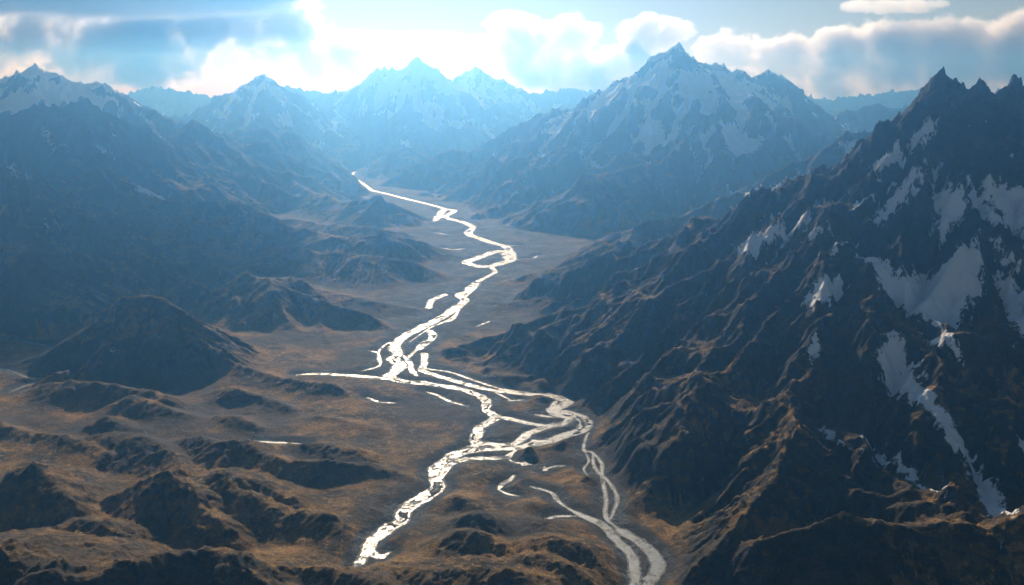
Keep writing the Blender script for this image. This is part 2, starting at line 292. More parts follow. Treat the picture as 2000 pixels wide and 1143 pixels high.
# ribs: traced down a slope as it is seen, then raised above it (owner, metres, pixel path)
RIBS = [
 ('mt_right', 55, [(1483,436),(1465,500),(1410,590),(1330,690),(1250,755)]), ('mt_right', 55, [(1572,415),(1550,480),(1490,570),(1400,680),(1310,770),(1250,815)]),
 ('mt_right', 60, [(1690,335),(1655,430),(1600,510),(1530,600),(1440,690),(1360,770),(1290,840)]), ('mt_right', 55, [(1752,245),(1715,350),(1690,430),(1640,480),(1590,520)]),
 ('mt_right', 50, [(1640,640),(1560,690),(1470,750),(1380,830),(1290,900),(1240,940)]), ('mt_right', 45, [(1545,760),(1480,830),(1410,900),(1330,970),(1280,1010)]),
 ('mt_right', 40, [(1555,830),(1500,880),(1430,950),(1370,1010),(1320,1050)]), ('mt_right', 35, [(1500,935),(1450,985),(1400,1035),(1360,1080)]),
 ('mt_right', 55, [(1400,505),(1370,570),(1300,660),(1220,735),(1170,775)]), ('mt_right', 45, [(1320,537),(1275,600),(1200,680),(1130,735)]),
 ('mt_right', 45, [(1230,560),(1190,620),(1120,680),(1050,720)]), ('mt_right', 40, [(1100,605),(1060,650),(990,690),(930,712)]),
 ('mt_right', 30, [(1655,610),(1690,700),(1700,800),(1670,900),(1620,1000),(1580,1080)]), ('mt_right', 30, [(1850,640),(1830,760),(1800,880),(1770,1000),(1740,1110)]),
 ('mt_right', 60, [(1925,440),(1930,560),(1950,680),(1970,800),(1960,900)]), ('mt_right', 25, [(1700,640),(1780,780),(1840,900),(1880,1020),(1890,1110)]),
 ('mt_right', 50, [(1790,220),(1800,300),(1850,400),(1880,480)]), ('mt_right', 60, [(1840,170),(1880,260),(1905,340)]),
 ('mt_mid', 60, [(1480,370),(1420,440),(1340,490),(1260,525)]), ('mt_mid', 60, [(1330,416),(1280,465),(1200,510),(1120,545)]), ('mt_mid', 60, [(1600,295),(1560,370),(1500,430)]),
 ('mt_center', 130, [(1318,120),(1300,190),(1330,250),(1310,310),(1260,340)]), ('mt_center', 120, [(1240,140),(1220,190),(1160,240),(1100,290)]),
 ('mt_center', 120, [(1410,168),(1390,230),(1420,280),(1390,330)]), ('mt_center', 120, [(1480,190),(1500,240),(1480,290),(1450,330)]), ('mt_center', 120, [(1080,212),(1050,270),(1000,320),(940,360)]),
 ('mt_center', 110, [(1160,195),(1130,260),(1060,310),(990,360)]), ('mt_center', 110, [(1365,175),(1340,230),(1370,290),(1340,340)]), ('mt_center', 110, [(940,292),(910,330),(860,370)]),
 ('mt_leftpyr', 70, [(165,190),(210,270),(280,340),(360,380)]), ('mt_leftpyr', 70, [(110,205),(120,280),(150,340)]), ('mt_leftpyr', 70, [(40,215),(30,290),(10,330)]),
 ('mt_leftnear', 55, [(50,352),(120,450),(190,540),(230,590)]), ('mt_leftnear', 50, [(170,424),(240,510),(300,570)]), ('mt_leftnear', 55, [(0,330),(-10,430),(30,540),(60,620)]),
 ('mt_leftmid', 55, [(200,332),(260,410),(350,480),(430,540)]), ('mt_leftmid', 55, [(350,397),(420,450),(500,510),(560,560)]), ('mt_leftmid', 50, [(470,432),(540,490),(620,530)]),
 ('mt_leftpeak', 80, [(375,228),(400,300),(470,350),(540,385)]), ('mt_leftpeak', 70, [(470,288),(500,340),(580,385)]), ('mt_leftrange', 90, [(70,126),(60,165),(40,200)]), ('mt_leftrange', 90, [(130,154),(160,180)]),
 ('mt_leftrange', 90, [(210,162),(240,200),(290,250)]), ('hill_pyr', 20, [(240,578),(220,640),(200,700)]), ('hill_pyr', 20, [(310,582),(330,650),(350,710)]), ('hill_mid', 20, [(480,540),(470,600),(450,650)]),
 ('hill_mid', 20, [(600,580),(620,630),(640,670)]),
 ('mt_farpeak', 160, [(812,114),(830,160),(870,210)]), ('mt_farpeak', 160, [(740,136),(720,190),(690,240)]), ('mt_far', 150, [(512,142),(480,200),(450,240)]), ('mt_far', 150, [(545,165),(570,215),(600,260)]),
]
def trace_ribs():
    a = np.radians(np.linspace(-36, 36, 500)).astype(f32); r = np.exp(np.linspace(math.log(1450), math.log(25000), 900)).astype(f32)
    ga, gr = np.meshgrid(a, r)
    h, _, _ = raw_height((gr * np.sin(ga)).astype(f32), (gr * np.cos(ga)).astype(f32))
    for own, lift, path in RIBS:
        P = []
        for n, (px, py) in enumerate(path):
            u, v = (px - 1000.0) / F_PX, (571.5 - py) / F_PX
            dx, dy, dz = u, CP + v * SP, -SP + v * CP
            b = math.atan2(dx, dy); c = int(np.clip(round((b - a[0]) / (a[1] - a[0])), 0, len(a) - 1))
            z = CAM_Z + r * dz / math.hypot(dx, dy)
            hit = np.nonzero(z <= h[:, c] + 2)[0]
            j = hit[0] if len(hit) else None
            if j is None: continue
            k = 0.2 if n == 0 else (0.85 if n < len(path) - 1 else 0.35)
            q = (float(r[j] * math.sin(b)), float(r[j] * math.cos(b)), float(h[j, c] + lift * k))
            if P and abs(q[1] - P[-1][1]) > 0.12 * q[1]: break        # the line has slipped off this slope
            P.append(q)
        W = P[:1]
        for p, q in zip(P[:-1], P[1:]):                   # a rib wanders on its way down
            L_ = math.hypot(q[0] - p[0], q[1] - p[1])
            for t in (0.33, 0.67, 1.0):
                o = 0.0 if t == 1.0 else L_ * rng.uniform(-0.14, 0.14)
                W.append((p[0] + t * (q[0] - p[0]) - o * (q[1] - p[1]) / L_, p[1] + t * (q[1] - p[1]) + o * (q[0] - p[0]) / L_, p[2] + t * (q[2] - p[2]) - (0 if t == 1.0 else lift * rng.uniform(0, 0.35))))
        P = W
        if len(P) > 1: RIDGES.append((own, P, 1.0, 0.75, 1.2 * lift, 4.0))
trace_ribs()

def relax(h, n):
    for _ in range(n):
        p = np.pad(h, 1, mode='edge')
        h = (p[:-2, 1:-1] + p[2:, 1:-1] + p[1:-1, :-2] + p[1:-1, 2:] + 4 * h) / 8
    return h

def erode(h, cell, steps, K, talus=1.5):
    """running water: every cell sends its water to its steepest neighbour and is cut by it; slopes past the talus angle crumble"""
    ny, nx = h.shape
    W = np.ones(ny * nx, f32)
    ids = np.arange(ny * nx, dtype=np.int64).reshape(ny, nx)
    nb = [(dy, dx, cell * math.hypot(dy, dx)) for dy in (-1, 0, 1) for dx in (-1, 0, 1) if dy or dx]
    for it in range(steps):
        p = np.pad(h, 1, mode='edge')
        S = np.zeros_like(h); off = np.zeros(h.shape, np.int64); low = np.full_like(h, 1e6)
        for dy, dx, dl in nb:
            q = p[1 + dy:ny + 1 + dy, 1 + dx:nx + 1 + dx]
            s = (h - q) / f32(dl)
            u = s > S
            S[u] = s[u]; off[u] = dy * nx + dx
            np.minimum(low, q, out=low)
        pit = off == 0
        rec = (ids + off).ravel()
        Wm = np.where(pit.ravel(), 0, W)
        W = (1 + np.bincount(rec, weights=Wm, minlength=ny * nx)).astype(f32)
        A = np.sqrt(W.reshape(ny, nx)) * f32(cell / 10.0)
        dz = K * A * S
        dz = np.minimum(dz, 0.45 * S * cell)
        dz += np.clip(S - talus, 0, 3) * cell * 0.15
        h = h - dz
        h = np.where(pit, np.maximum(h, np.minimum(low + 0.02, h + 3)), h)
    return h, W.reshape(ny, nx)

def grid(x0, x1, y0, y1, cell):
    gx = np.arange(x0, x1, cell, dtype=f32); gy = np.arange(y0, y1, cell, dtype=f32)
    GX_, GY_ = np.meshgrid(gx, gy)
    h, rise, own = raw_height(GX_, GY_)
    m = sst(5, 140, rise)
    moorish = (own == NAMES.index('moor')) | (own == 0) | (own == NAMES.index('hill_center')) | (own == NAMES.index('hill_right'))
    K = relax(np.where(moorish, 0.006, 0.024).astype(f32), 4) * (0.15 + 0.85 * sst(-4, 60, rise))
    h = h + m * (16 * fbm(GX_, GY_, 330, 5, 51) + 45 * (ridged(GX_, GY_, 800, 3, 55) - 0.8) * sst(100, 500, rise) + 46 * (ridged(GX_, GY_, 420, 3, 56) - 0.8) * sst(60, 300, rise))
    # a coarse pass lays out the big valleys, a fine one the gullies
    if True:
        hc = h[::2, ::2].copy(); h0 = hc.copy()
        hc, _ = erode(hc, cell * 2, int(150 * QUAL), K[::2, ::2])
        d = hc - h0
        iy = np.arange(h.shape[0]) / 2; ix = np.arange(h.shape[1]) / 2
        h = h + bil(d, *np.meshgrid(ix, iy))
    h = h + m * 3.0 * fbm(GX_, GY_, cell * 9, 3, 57)
    h, W = erode(h, cell, int(110 * QUAL), K)
    return h, rise, own, np.log2(W)

def bil(d, ix, iy):
    ix = np.clip(ix, 0, d.shape[1] - 1.001); iy = np.clip(iy, 0, d.shape[0] - 1.001)
    i0 = ix.astype(np.int32); j0 = iy.astype(np.int32)
    fx = (ix - i0).astype(f32); fy = (iy - j0).astype(f32)
    return ((d[j0, i0] * (1 - fx) + d[j0, i0 + 1] * fx) * (1 - fy) + (d[j0 + 1, i0] * (1 - fx) + d[j0 + 1, i0 + 1] * fx) * fy).astype(f32)

QUAL = 1.0
FX0, FX1, FY0, FY1, FC = -16500, 16500, 900, 25800, 23.0
NX0, NX1, NY0, NY1, NC = -4300, 5600, 1300, 9300, 9.0
fh, fr, fo, fw = grid(FX0, FX1, FY0, FY1, FC)
nh, nr_, no, nw = grid(NX0, NX1, NY0, NY1, NC)
fi, fj = (X - FX0) / FC, (Y - FY0) / FC
ni, nj = (X - NX0) / NC, (Y - NY0) / NC
edge = np.minimum(np.minimum(X - NX0, NX1 - X), np.minimum(Y - NY0, NY1 - Y))
near_w = sst(60, 900, edge)
H = bil(fh, fi, fj) * (1 - near_w) + bil(nh, ni, nj) * near_w
rise = bil(fr, fi, fj) * (1 - near_w) + bil(nr_, ni, nj) * near_w
wet = bil(fw, fi, fj) * (1 - near_w) + bil(nw, ni, nj) * near_w
def near_id(o, i, j): return o[np.clip(np.rint(j), 0, o.shape[0] - 1).astype(np.int32), np.clip(np.rint(i), 0, o.shape[1] - 1).astype(np.int32)]
owner = np.where(near_w > 0.5, near_id(no, ni, nj), near_id(fo, fi, fj))
del fh, nh, fr, nr_, fw, nw
mtn = sst(10, 160, rise); hill = sst(-5, 60, rise)
cell = RR * (A[1] - A[0])
# broken rock and turf, finer than the water-cut shapes
sl0 = np.hypot(*gradient(relax(H, 2)))
rock = sst(0.40, 0.85, sl0) * mtn
farm = sst(8500, 11000, Y)
H += rock * (12 + 10 * sst(400, 1000, H)) * (ridged(X, Y, 75, 4, 61) - 0.75)
H += rock * farm * 26 * (ridged(X, Y, 260, 4, 63) - 0.75)
crest = np.clip((H - relax(H, 30)) / (0.0035 * RR + 3), 0, 1.5) * mtn
H += crest * sst(350, 800, H) * (6 + 0.0014 * RR) * ((1 - farm) * ridged(X, Y, 60, 4, 66) + (0.8 + 0.6 * farm) * ridged(X, Y, 190, 3, 67) - 1.1)
H += (0.25 + 0.75 * hill) * (1 - rock) * (5.0 * fbm(X, Y, 75, 5, 71, 0.62) + 3.5 * (ridged(X, Y, 48, 3, 73) - 0.75))
H += (1 - mtn) * hill * 6 * (ridged(X, Y, 130, 4, 75) - 0.8)

# the river bed: flat strip along every channel, cut below the water
rd = np.full_like(X, 1e5); wid = np.zeros(X.shape, np.int16); wl = np.full_like(X, 10.0)
wob = fbm(X, Y, 110, 4, 90)
for nm, w, pts in CH:
    P = np.array(pts, f32)
    reach = w + 900
    m = (X > P[:, 0].min() - reach) & (X < P[:, 0].max() + reach) & (Y > P[:, 1].min() - reach) & (Y < P[:, 1].max() + reach)
    x, y = X[m], Y[m]; b = np.full_like(x, 1e5)
    x = x + 0.3 * w * wob[m]; y = y - 0.3 * w * wob[m]
    ww = np.full_like(x, w); n = len(P) - 1
    for i, (a, c) in enumerate(zip(P[:-1], P[1:])):
        e = c - a; l2 = float(e @ e) + 1e-6
        t = np.clip(((x - a[0]) * e[0] + (y - a[1]) * e[1]) / l2, 0, 1)
        d = np.hypot(x - a[0] - t * e[0], y - a[1] - t * e[1])
        if w < 17:                                        # the thin side threads run out to nothing
            s_ = (i + t) / n
            k_ = w * (0.3 + 0.7 * np.clip(np.minimum(s_, 1 - s_) * 5, 0, 1))
            ww = np.where(d < b, k_, ww)
        np.minimum(b, d, out=b)
    b = b - ww * (1 + 0.25 * wob[m])
    old = rd[m]; up = b < old
    rd[m] = np.where(up, b, old); wl[m] = np.where(up, w, wl[m])
    if nm not in PONDS: PONDS.append(nm)
    wid[m] = np.where(up, PONDS.index(nm), wid[m])
fine_w = np.minimum(wl * 0.35, 7)
rd_n = rd + fine_w * fbm(X, Y, 45, 4, 95, 0.6)
wx_ = X + 45 * fbm(X, Y, 160, 2, 98); wy_ = Y + 45 * fbm(X, Y, 160, 2, 198)
bar = np.abs(perlin(wx_ / 85, wy_ / 120, 99)) + 0.35 * fbm(X, Y, 50, 3, 100)
rd_n = rd_n + wl * 1.15 * sst(0.36, 0.56, bar) * sst(14, 24, wl) * sst(0.18, 0.5, -rd / wl)
flat = sst(0, 130, rd)
shelf = 3.0 * sst(0, 45, rd_n) + 1.6 * fbm(X, Y, 60, 4, 97) * sst(4, 40, rd_n)
low = np.minimum(H, shelf + 0.06 * np.clip(rd, 0, 1e4) + 0.002 * np.clip(rd, 0, 1e4) ** 2)
H = np.where(rd < 130, low * (1 - flat) + H * flat, H)
bed = -4.0 * (1 - sst(-14, 6, rd_n))
H = np.where(rd_n < 6, np.minimum(H, 1.2) * sst(-4, 6, rd_n) + bed, H)

# ------------------------------------------------------------------ snow
gx, gy = gradient(H); slope = np.hypot(gx, gy)
ST = max(1, int(round(4 * RES)))                          # hollows and ribs measured over tens of metres, on a thinned grid
hs = relax(H, 4)[::ST, ::ST]
h1 = relax(hs, 6); h2 = relax(h1, 24)
ii, jj = np.meshgrid(np.arange(NA) / ST, np.arange(NR) / ST)
w0, w1, w2 = bil(hs, ii, jj), bil(h1, ii, jj), bil(h2, ii, jj)
conc = np.clip((w2 - w0) / (0.004 * RR + 3), -1.5, 1.5) + 0.6 * np.clip((w1 - w0) / (0.0012 * RR + 1), -1.2, 1.2)
gx, gy = gradient(w0); slope = np.hypot(gx, gy)
del hs, h1, h2, ii, jj, w0, w1, w2
sn = fbm(X, Y, 900, 6, 111, 0.6)
line = np.full_like(H, 1300.0)
for nm, z in (('mt_center', 800), ('mt_far', 700), ('mt_farpeak', 650), ('mt_farwall', 800), ('mt_leftrange', 620), ('mt_leftpyr', 1250),
              ('mt_farright', 1100), ('mt_mid', 1100), ('mt_leftpeak', 1250), ('mt_right', 1250), ('mt_leftnear', 1500), ('mt_leftmid', 1300)):
    line[owner == NAMES.index(nm)] = z
line = relax(line, 10)
snow = 0.25 + (H - line) / 800 + 0.42 * sn + 0.36 * conc - 0.6 * sst(0.8, 1.4, slope)

# patches of old snow lying in hollows of the slopes, outlined where they lie
def raycast(px, py):
    u, v = (px - 1000.0) / F_PX, (571.5 - py) / F_PX
    dx, dy, dz = u, CP + v * SP, -SP + v * CP
    a = math.atan2(dx, dy)
    ca = (a - A[0]) / (A[1] - A[0]); c0 = int(np.clip(ca, 0, NA - 2)); fr = ca - c0
    prof = H[:, c0] * (1 - fr) + H[:, c0 + 1] * fr
    z = CAM_Z + R * dz / math.hypot(dx, dy)
    hit = np.nonzero(z <= prof)[0]
    j = hit[0] if len(hit) else NR - 1
    return R[j] * math.sin(a), R[j] * math.cos(a)

def patch(pts, gain=1.0, soft=0.012):
    global snow
    W = np.array([raycast(*p) for p in pts], f32)
    lo, hi = W.min(0) - 60, W.max(0) + 60
    m = (X > lo[0]) & (X < hi[0]) & (Y > lo[1]) & (Y < hi[1])
    if not m.any(): return
    x, y = X[m], Y[m]
    wx = 14 * perlin(x / 45, y / 45, 5) + 6 * perlin(x / 18, y / 18, 6); wy = 14 * perlin(x / 45, y / 45, 8) + 6 * perlin(x / 18, y / 18, 9)
    x = x + wx; y = y + wy
    ins = np.zeros(x.shape, bool); dist = np.full(x.shape, 1e5, f32)
    for (ax, ay), (bx, by) in zip(W, np.roll(W, -1, 0)):
        cr = ((ay > y) != (by > y)) & (x < (bx - ax) * (y - ay) / (by - ay + 1e-9) + ax)
        ins ^= cr
        ex, ey = bx - ax, by - ay
        t = np.clip(((x - ax) * ex + (y - ay) * ey) / (ex * ex + ey * ey + 1e-6), 0, 1)
        np.minimum(dist, np.hypot(x - ax - t * ex, y - ay - t * ey), out=dist)
    sd = np.where(ins, dist, -dist) / (RR[m] * soft)
    s = np.clip(0.48 + 0.42 * sd, -1, 0.86) * gain
    snow[m] = np.maximum(snow[m], s)

patch([(1672,495),(1720,500),(1760,540),(1800,545),(1860,500),(1915,470),(1920,560),(1900,590),(1870,640),(1840,640),(1800,625),(1760,600),(1720,560)])
patch([(1905,375),(1950,360),(2010,365),(2060,420),(2060,500),(2000,480),(1960,430)])
patch([(1945,530),(2010,560),(2040,680),(1990,660),(1960,600)])
patch([(1565,595),(1600,540),(1640,535),(1655,560),(1620,590),(1590,600)])
patch([(1570,690),(1595,660),(1605,680),(1585,710)])
patch([(1710,690),(1730,650),(1760,640),(1790,720),(1830,780),(1900,880),(1960,970),(1985,1010),(1960,1000),(1890,920),(1830,840),(1770,770)], 0.86)
patch([(1640,860),(1700,870),(1790,920),(1860,970),(1800,950),(1720,910)], 0.7)
patch([(1800,655),(1850,645),(1880,700),(1850,690)])
patch([(1825,370),(1850,360),(1890,400),(1870,440),(1835,480),(1825,430)])
patch([(1740,380),(1800,330),(1815,310),(1800,350),(1770,390),(1720,440),(1700,430)])
patch([(1435,490),(1480,460),(1530,440),(1585,425),(1580,445),(1520,470),(1460,495)])
patch([(1780,270),(1830,235),(1835,245),(1800,285),(1770,300)])
patch([(1600,500),(1640,470),(1700,440),(1680,470),(1630,505)], 0.8)
patch([(1420,400),(1500,350),(1540,345),(1490,380),(1440,405)], 0.7)
patch([(1730,650),(1760,640),(1830,740),(1800,730)], 0.8, 0.006); patch([(1760,700),(1800,760),(1880,880),(1860,880),(1790,790)], 0.85, 0.006)
patch([(1580,820),(1620,830),(1680,880),(1650,880)], 0.75, 0.006); patch([(1730,870),(1780,910),(1860,965),(1850,975),(1760,925)], 0.85, 0.006); patch([(1640,860),(1700,890),(1760,925),(1690,905)], 0.8, 0.006)
patch([(1880,860),(1930,930),(1990,1000),(1975,1005),(1910,930)], 0.9, 0.006); patch([(1940,1040),(1960,1080),(1950,1085)], 0.8, 0.004); patch([(1985,860),(2010,850),(2010,890),(1990,890)], 0.9, 0.006)
patch([(1850,560),(1920,520),(1925,560),(1900,600)], 0.9); patch([(1700,330),(1760,300),(1770,310),(1710,345)], 0.85, 0.006); patch([(1660,400),(1700,380),(1710,390),(1670,410)], 0.9, 0.006)
patch([(1560,470),(1620,440),(1640,450),(1570,490)], 0.8, 0.008); patch([(1880,340),(1930,400),(1990,440),(1960,450),(1900,400)], 0.8, 0.008); patch([(1930,450),(1990,520),(1980,540),(1935,480)], 0.85, 0.008)
patch([(1500,360),(1560,320),(1580,325),(1520,365)], 0.75, 0.01); patch([(1620,290),(1680,262),(1700,270),(1640,300)], 0.7, 0.01)
patch([(1230,260),(1290,235),(1330,250),(1320,280),(1260,300)]); patch([(1400,240),(1440,250),(1490,285),(1460,310),(1420,290)])
patch([(70,255),(110,275),(140,305),(110,295),(80,275)], 0.8); patch([(180,290),(200,262),(230,290),(205,305)], 0.7)
patch([(255,355),(290,372),(335,382),(300,384),(270,375)]); patch([(10,325),(30,345),(55,350),(35,335)])
patch([(190,680),(220,665),(240,690),(265,690),(235,700),(205,695)], 0.62)
patch([(80,450),(92,430),(98,450),(85,456)], 0.8); patch([(30,420),(60,395),(75,400),(50,420)], 0.6)

# ------------------------------------------------------------------ scene, materials
sc = bpy.context.scene
COL = sc.collection

def mat(name):
    m = bpy.data.materials.new(name); m.use_nodes = True
    nt = m.node_tree; nt.nodes.clear()
    out = nt.nodes.new('ShaderNodeOutputMaterial')
    return m, nt, out

class G:
    """small node graph builder"""
    def __init__(s, nt): s.nt = nt
    def n(s, typ, ins=None, **kw):
        nd = s.nt.nodes.new(typ)
        for k, v in kw.items(): setattr(nd, k, v)
        for k, v in (ins or {}).items():
            if isinstance(v, bpy.types.NodeSocket): s.nt.links.new(v, nd.inputs[k])
            else: nd.inputs[k].default_value = v
        return nd
    def math(s, op, a, b=0.0, c=None, clamp=False):
        i = {0: a, 1: b}
        if c is not None: i[2] = c
        return s.n('ShaderNodeMath', i, operation=op, use_clamp=clamp).outputs[0]
    def noise(s, vec, scale, detail=5, rough=0.55, dist=0.0, out='Fac'):
        return s.n('ShaderNodeTexNoise', {'Vector': vec, 'Scale': scale, 'Detail': detail, 'Roughness': rough, 'Distortion': dist}).outputs[out]
    def ramp(s, v, a, b):
        return s.n('ShaderNodeMapRange', {0: v, 1: a, 2: b, 3: 0.0, 4: 1.0}, interpolation_type='SMOOTHSTEP').outputs[0]
    def mix(s, f, a, b):
        nd = s.n('ShaderNodeMix', data_type='RGBA')
        for idx, v in ((0, f), (6, a), (7, b)):
            if isinstance(v, bpy.types.NodeSocket): s.nt.links.new(v, nd.inputs[idx])
            else: nd.inputs[idx].default_value = v if idx == 0 else (*v, 1.0)
        return nd.outputs[2]
    def attr(s, name): return s.n('ShaderNodeAttribute', attribute_name=name).outputs['Fac']

def ground_material():
    m, nt, out = mat('rock_turf_snow'); g = G(nt)
    geo = g.n('ShaderNodeNewGeometry'); pos = geo.outputs['Position']; nrm = geo.outputs['Normal']
    nz = g.n('ShaderNodeSeparateXYZ', {0: nrm}).outputs[2]
    z = g.n('ShaderNodeSeparateXYZ', {0: pos}).outputs[2]
    flatness = g.ramp(nz, 0.60, 0.90)
    nA = g.noise(pos, 0.006, 6, 0.6); nB = g.noise(pos, 0.035, 6, 0.65); nC = g.noise(pos, 0.0017, 4)
    # rock
    rock = g.mix(g.ramp(nB, 0.35, 0.7), (0.016, 0.017, 0.019), (0.050, 0.046, 0.044))
    rock = g.mix(g.ramp(nA, 0.5, 0.72), rock, (0.098, 0.060, 0.036))
    # turf: rust, straw and peat brown
    turf = g.mix(g.ramp(nA, 0.36, 0.62), (0.040, 0.028, 0.016), (0.240, 0.136, 0.048))
    turf = g.mix(g.ramp(nB, 0.48, 0.72), turf, (0.340, 0.215, 0.068))
    turf = g.mix(g.ramp(nC, 0.44, 0.60), turf, (0.062, 0.048, 0.034))
    t = g.math('ADD', g.math('MULTIPLY', nA, 0.6), flatness)
    t = g.math('SUBTRACT', t, g.ramp(z, 350.0, 1100.0))
    turf_f = g.ramp(t, 0.45, 0.95)
    col = g.mix(turf_f, rock, turf)
    # grey gravel of the flood plain, with haze put into the far floor's grey
    bare = g.math('ADD', g.attr('plain'), g.math('MULTIPLY', g.math('SUBTRACT', nB, 0.5), 0.9))
    col = g.mix(g.ramp(bare, 0.35, 0.9), col, g.mix(g.ramp(nA, 0.40, 0.60), (0.032, 0.030, 0.026), g.mix(g.ramp(nB, 0.4, 0.65), (0.036, 0.041, 0.046), (0.118, 0.124, 0.128))))
    nD = g.noise(pos, 0.14, 4, 0.7); nE = g.noise(pos, 0.02, 5, 0.7)
    grain = g.math('ADD', g.math('MULTIPLY', g.ramp(nD, 0.32, 0.68), 0.85), g.math('MULTIPLY', g.ramp(nE, 0.35, 0.65), 0.55))
    grain = g.math('ADD', grain, 0.38)
    col = g.n('ShaderNodeVectorMath', {0: col, 1: g.n('ShaderNodeCombineXYZ', {0: grain, 1: grain, 2: grain}).outputs[0]}, operation='MULTIPLY').outputs[0]
    silt = g.ramp(g.math('ADD', g.attr('silt'), g.math('MULTIPLY', g.math('SUBTRACT', nE, 0.5), 0.9)), 0.40, 0.75)
    col = g.mix(silt, col, g.mix(g.ramp(nD, 0.35, 0.65), (0.16, 0.16, 0.155), (0.40, 0.40, 0.385)))
    # snow
    fine = g.noise(g.n('ShaderNodeVectorMath', {0: pos, 1: (1, 1, 0.16)}, operation='MULTIPLY').outputs[0], 0.035, 8, 0.70)
    sf = g.math('ADD', g.attr('snow'), g.math('MULTIPLY', g.math('SUBTRACT', fine, 0.5), g.n('ShaderNodeMapRange', {0: g.n('ShaderNodeSeparateXYZ', {0: pos}).outputs[1], 1: 5000.0, 2: 11000.0, 3: 1.35, 4: 0.6}).outputs[0]))
    sf = g.ramp(sf, 0.46, 0.56)
    col = g.mix(sf, col, (0.80, 0.82, 0.85))
    hgt = g.math('ADD', g.math('MULTIPLY', g.noise(pos, 0.05, 8, 0.70), 16.0), g.math('MULTIPLY', g.noise(pos, 0.25, 4, 0.65), 3.0))
    amt = g.math('SUBTRACT', 1.0, g.math('MULTIPLY', sf, 0.65))
    bump = g.n('ShaderNodeBump', {'Height': hgt, 'Distance': 1.0, 'Strength': amt})
    b = g.n('ShaderNodeBsdfPrincipled', {'Base Color': col, 'Roughness': 0.9, 'Normal': bump.outputs[0], 'Specular IOR Level': 0.2})
    nt.links.new(b.outputs[0], out.inputs[0])
    return m

def water_material():
    m, nt, out = mat('silty_water'); g = G(nt)
    pos = g.n('ShaderNodeNewGeometry').outputs['Position']
    st = g.noise(pos, 0.022, 8, 0.68, 1.5); fi = g.noise(pos, 0.09, 6, 0.7, 0.8)
    bars = g.ramp(g.math('ADD', st, g.math('MULTIPLY', fi, 0.5)), 0.73, 0.86)
    col = g.mix(g.ramp(fi, 0.35, 0.7), (0.09, 0.105, 0.11), (0.24, 0.25, 0.25))
    col = g.mix(bars, col, (0.10, 0.095, 0.09))
    ro = g.math('ADD', 0.30, g.math('MULTIPLY', st, 0.28))
    ro = g.math('ADD', ro, g.math('MULTIPLY', bars, 0.4))
    bump = g.n('ShaderNodeBump', {'Height': g.noise(pos, 0.12, 4, 0.6), 'Distance': 1.0, 'Strength': 0.5})
    b = g.n('ShaderNodeBsdfPrincipled', {'Base Color': col, 'Roughness': ro, 'IOR': 1.33, 'Specular IOR Level': 0.9, 'Normal': bump.outputs[0]})
    nt.links.new(b.outputs[0], out.inputs[0])
    return m

GROUND, WATER = ground_material(), water_material()
plain = (1 - sst(8, 22, H)) * ((1 - sst(10, 110, rd)) * 0.75 + 0.25 * (1 - mtn) * (1 - sst(100, 500, rd))) + 0.62 * (1 - mtn) * sst(4300, 6200, Y) * (1 - sst(15, 60, H))  # last term greys the floor farther up the valley in place of haze

silt = np.where(rd_n > -2, 1 - sst(0, 7 + 0.35 * wl, rd_n), 0.6) * (1 - sst(3, 9, H))
def link_mesh(name, co, quads, m, attrs=None):
    me = bpy.data.meshes.new(name)
    me.vertices.add(len(co)); me.vertices.foreach_set('co', np.ascontiguousarray(co, f32).ravel())
    me.loops.add(quads.size); me.loops.foreach_set('vertex_index', np.ascontiguousarray(quads, np.int32).ravel())
    me.polygons.add(len(quads)); me.polygons.foreach_set('loop_start', np.arange(0, quads.size, quads.shape[1], dtype=np.int32))
    me.polygons.foreach_set('use_smooth', np.ones(len(quads), bool))
    for k, v in (attrs or {}).items():
        a = me.attributes.new(k, 'FLOAT', 'POINT'); a.data.foreach_set('value', np.ascontiguousarray(v, f32))
    me.update(calc_edges=True); me.validate()
    me.materials.append(m)
    o = bpy.data.objects.new(name, me); COL.objects.link(o)
    return o

idx = np.arange(NA * NR).reshape(NR, NA)
Q = np.stack([idx[:-1, :-1], idx[:-1, 1:], idx[1:, 1:], idx[1:, :-1]], -1)
qown = owner[:-1, :-1]
CO = np.stack([X, Y, H], -1).reshape(-1, 3)

def tag(o, label, cat, kind='structure', group=None):
    o['label'] = label; o['category'] = cat
    if kind: o['kind'] = kind
    if group: o['group'] = group

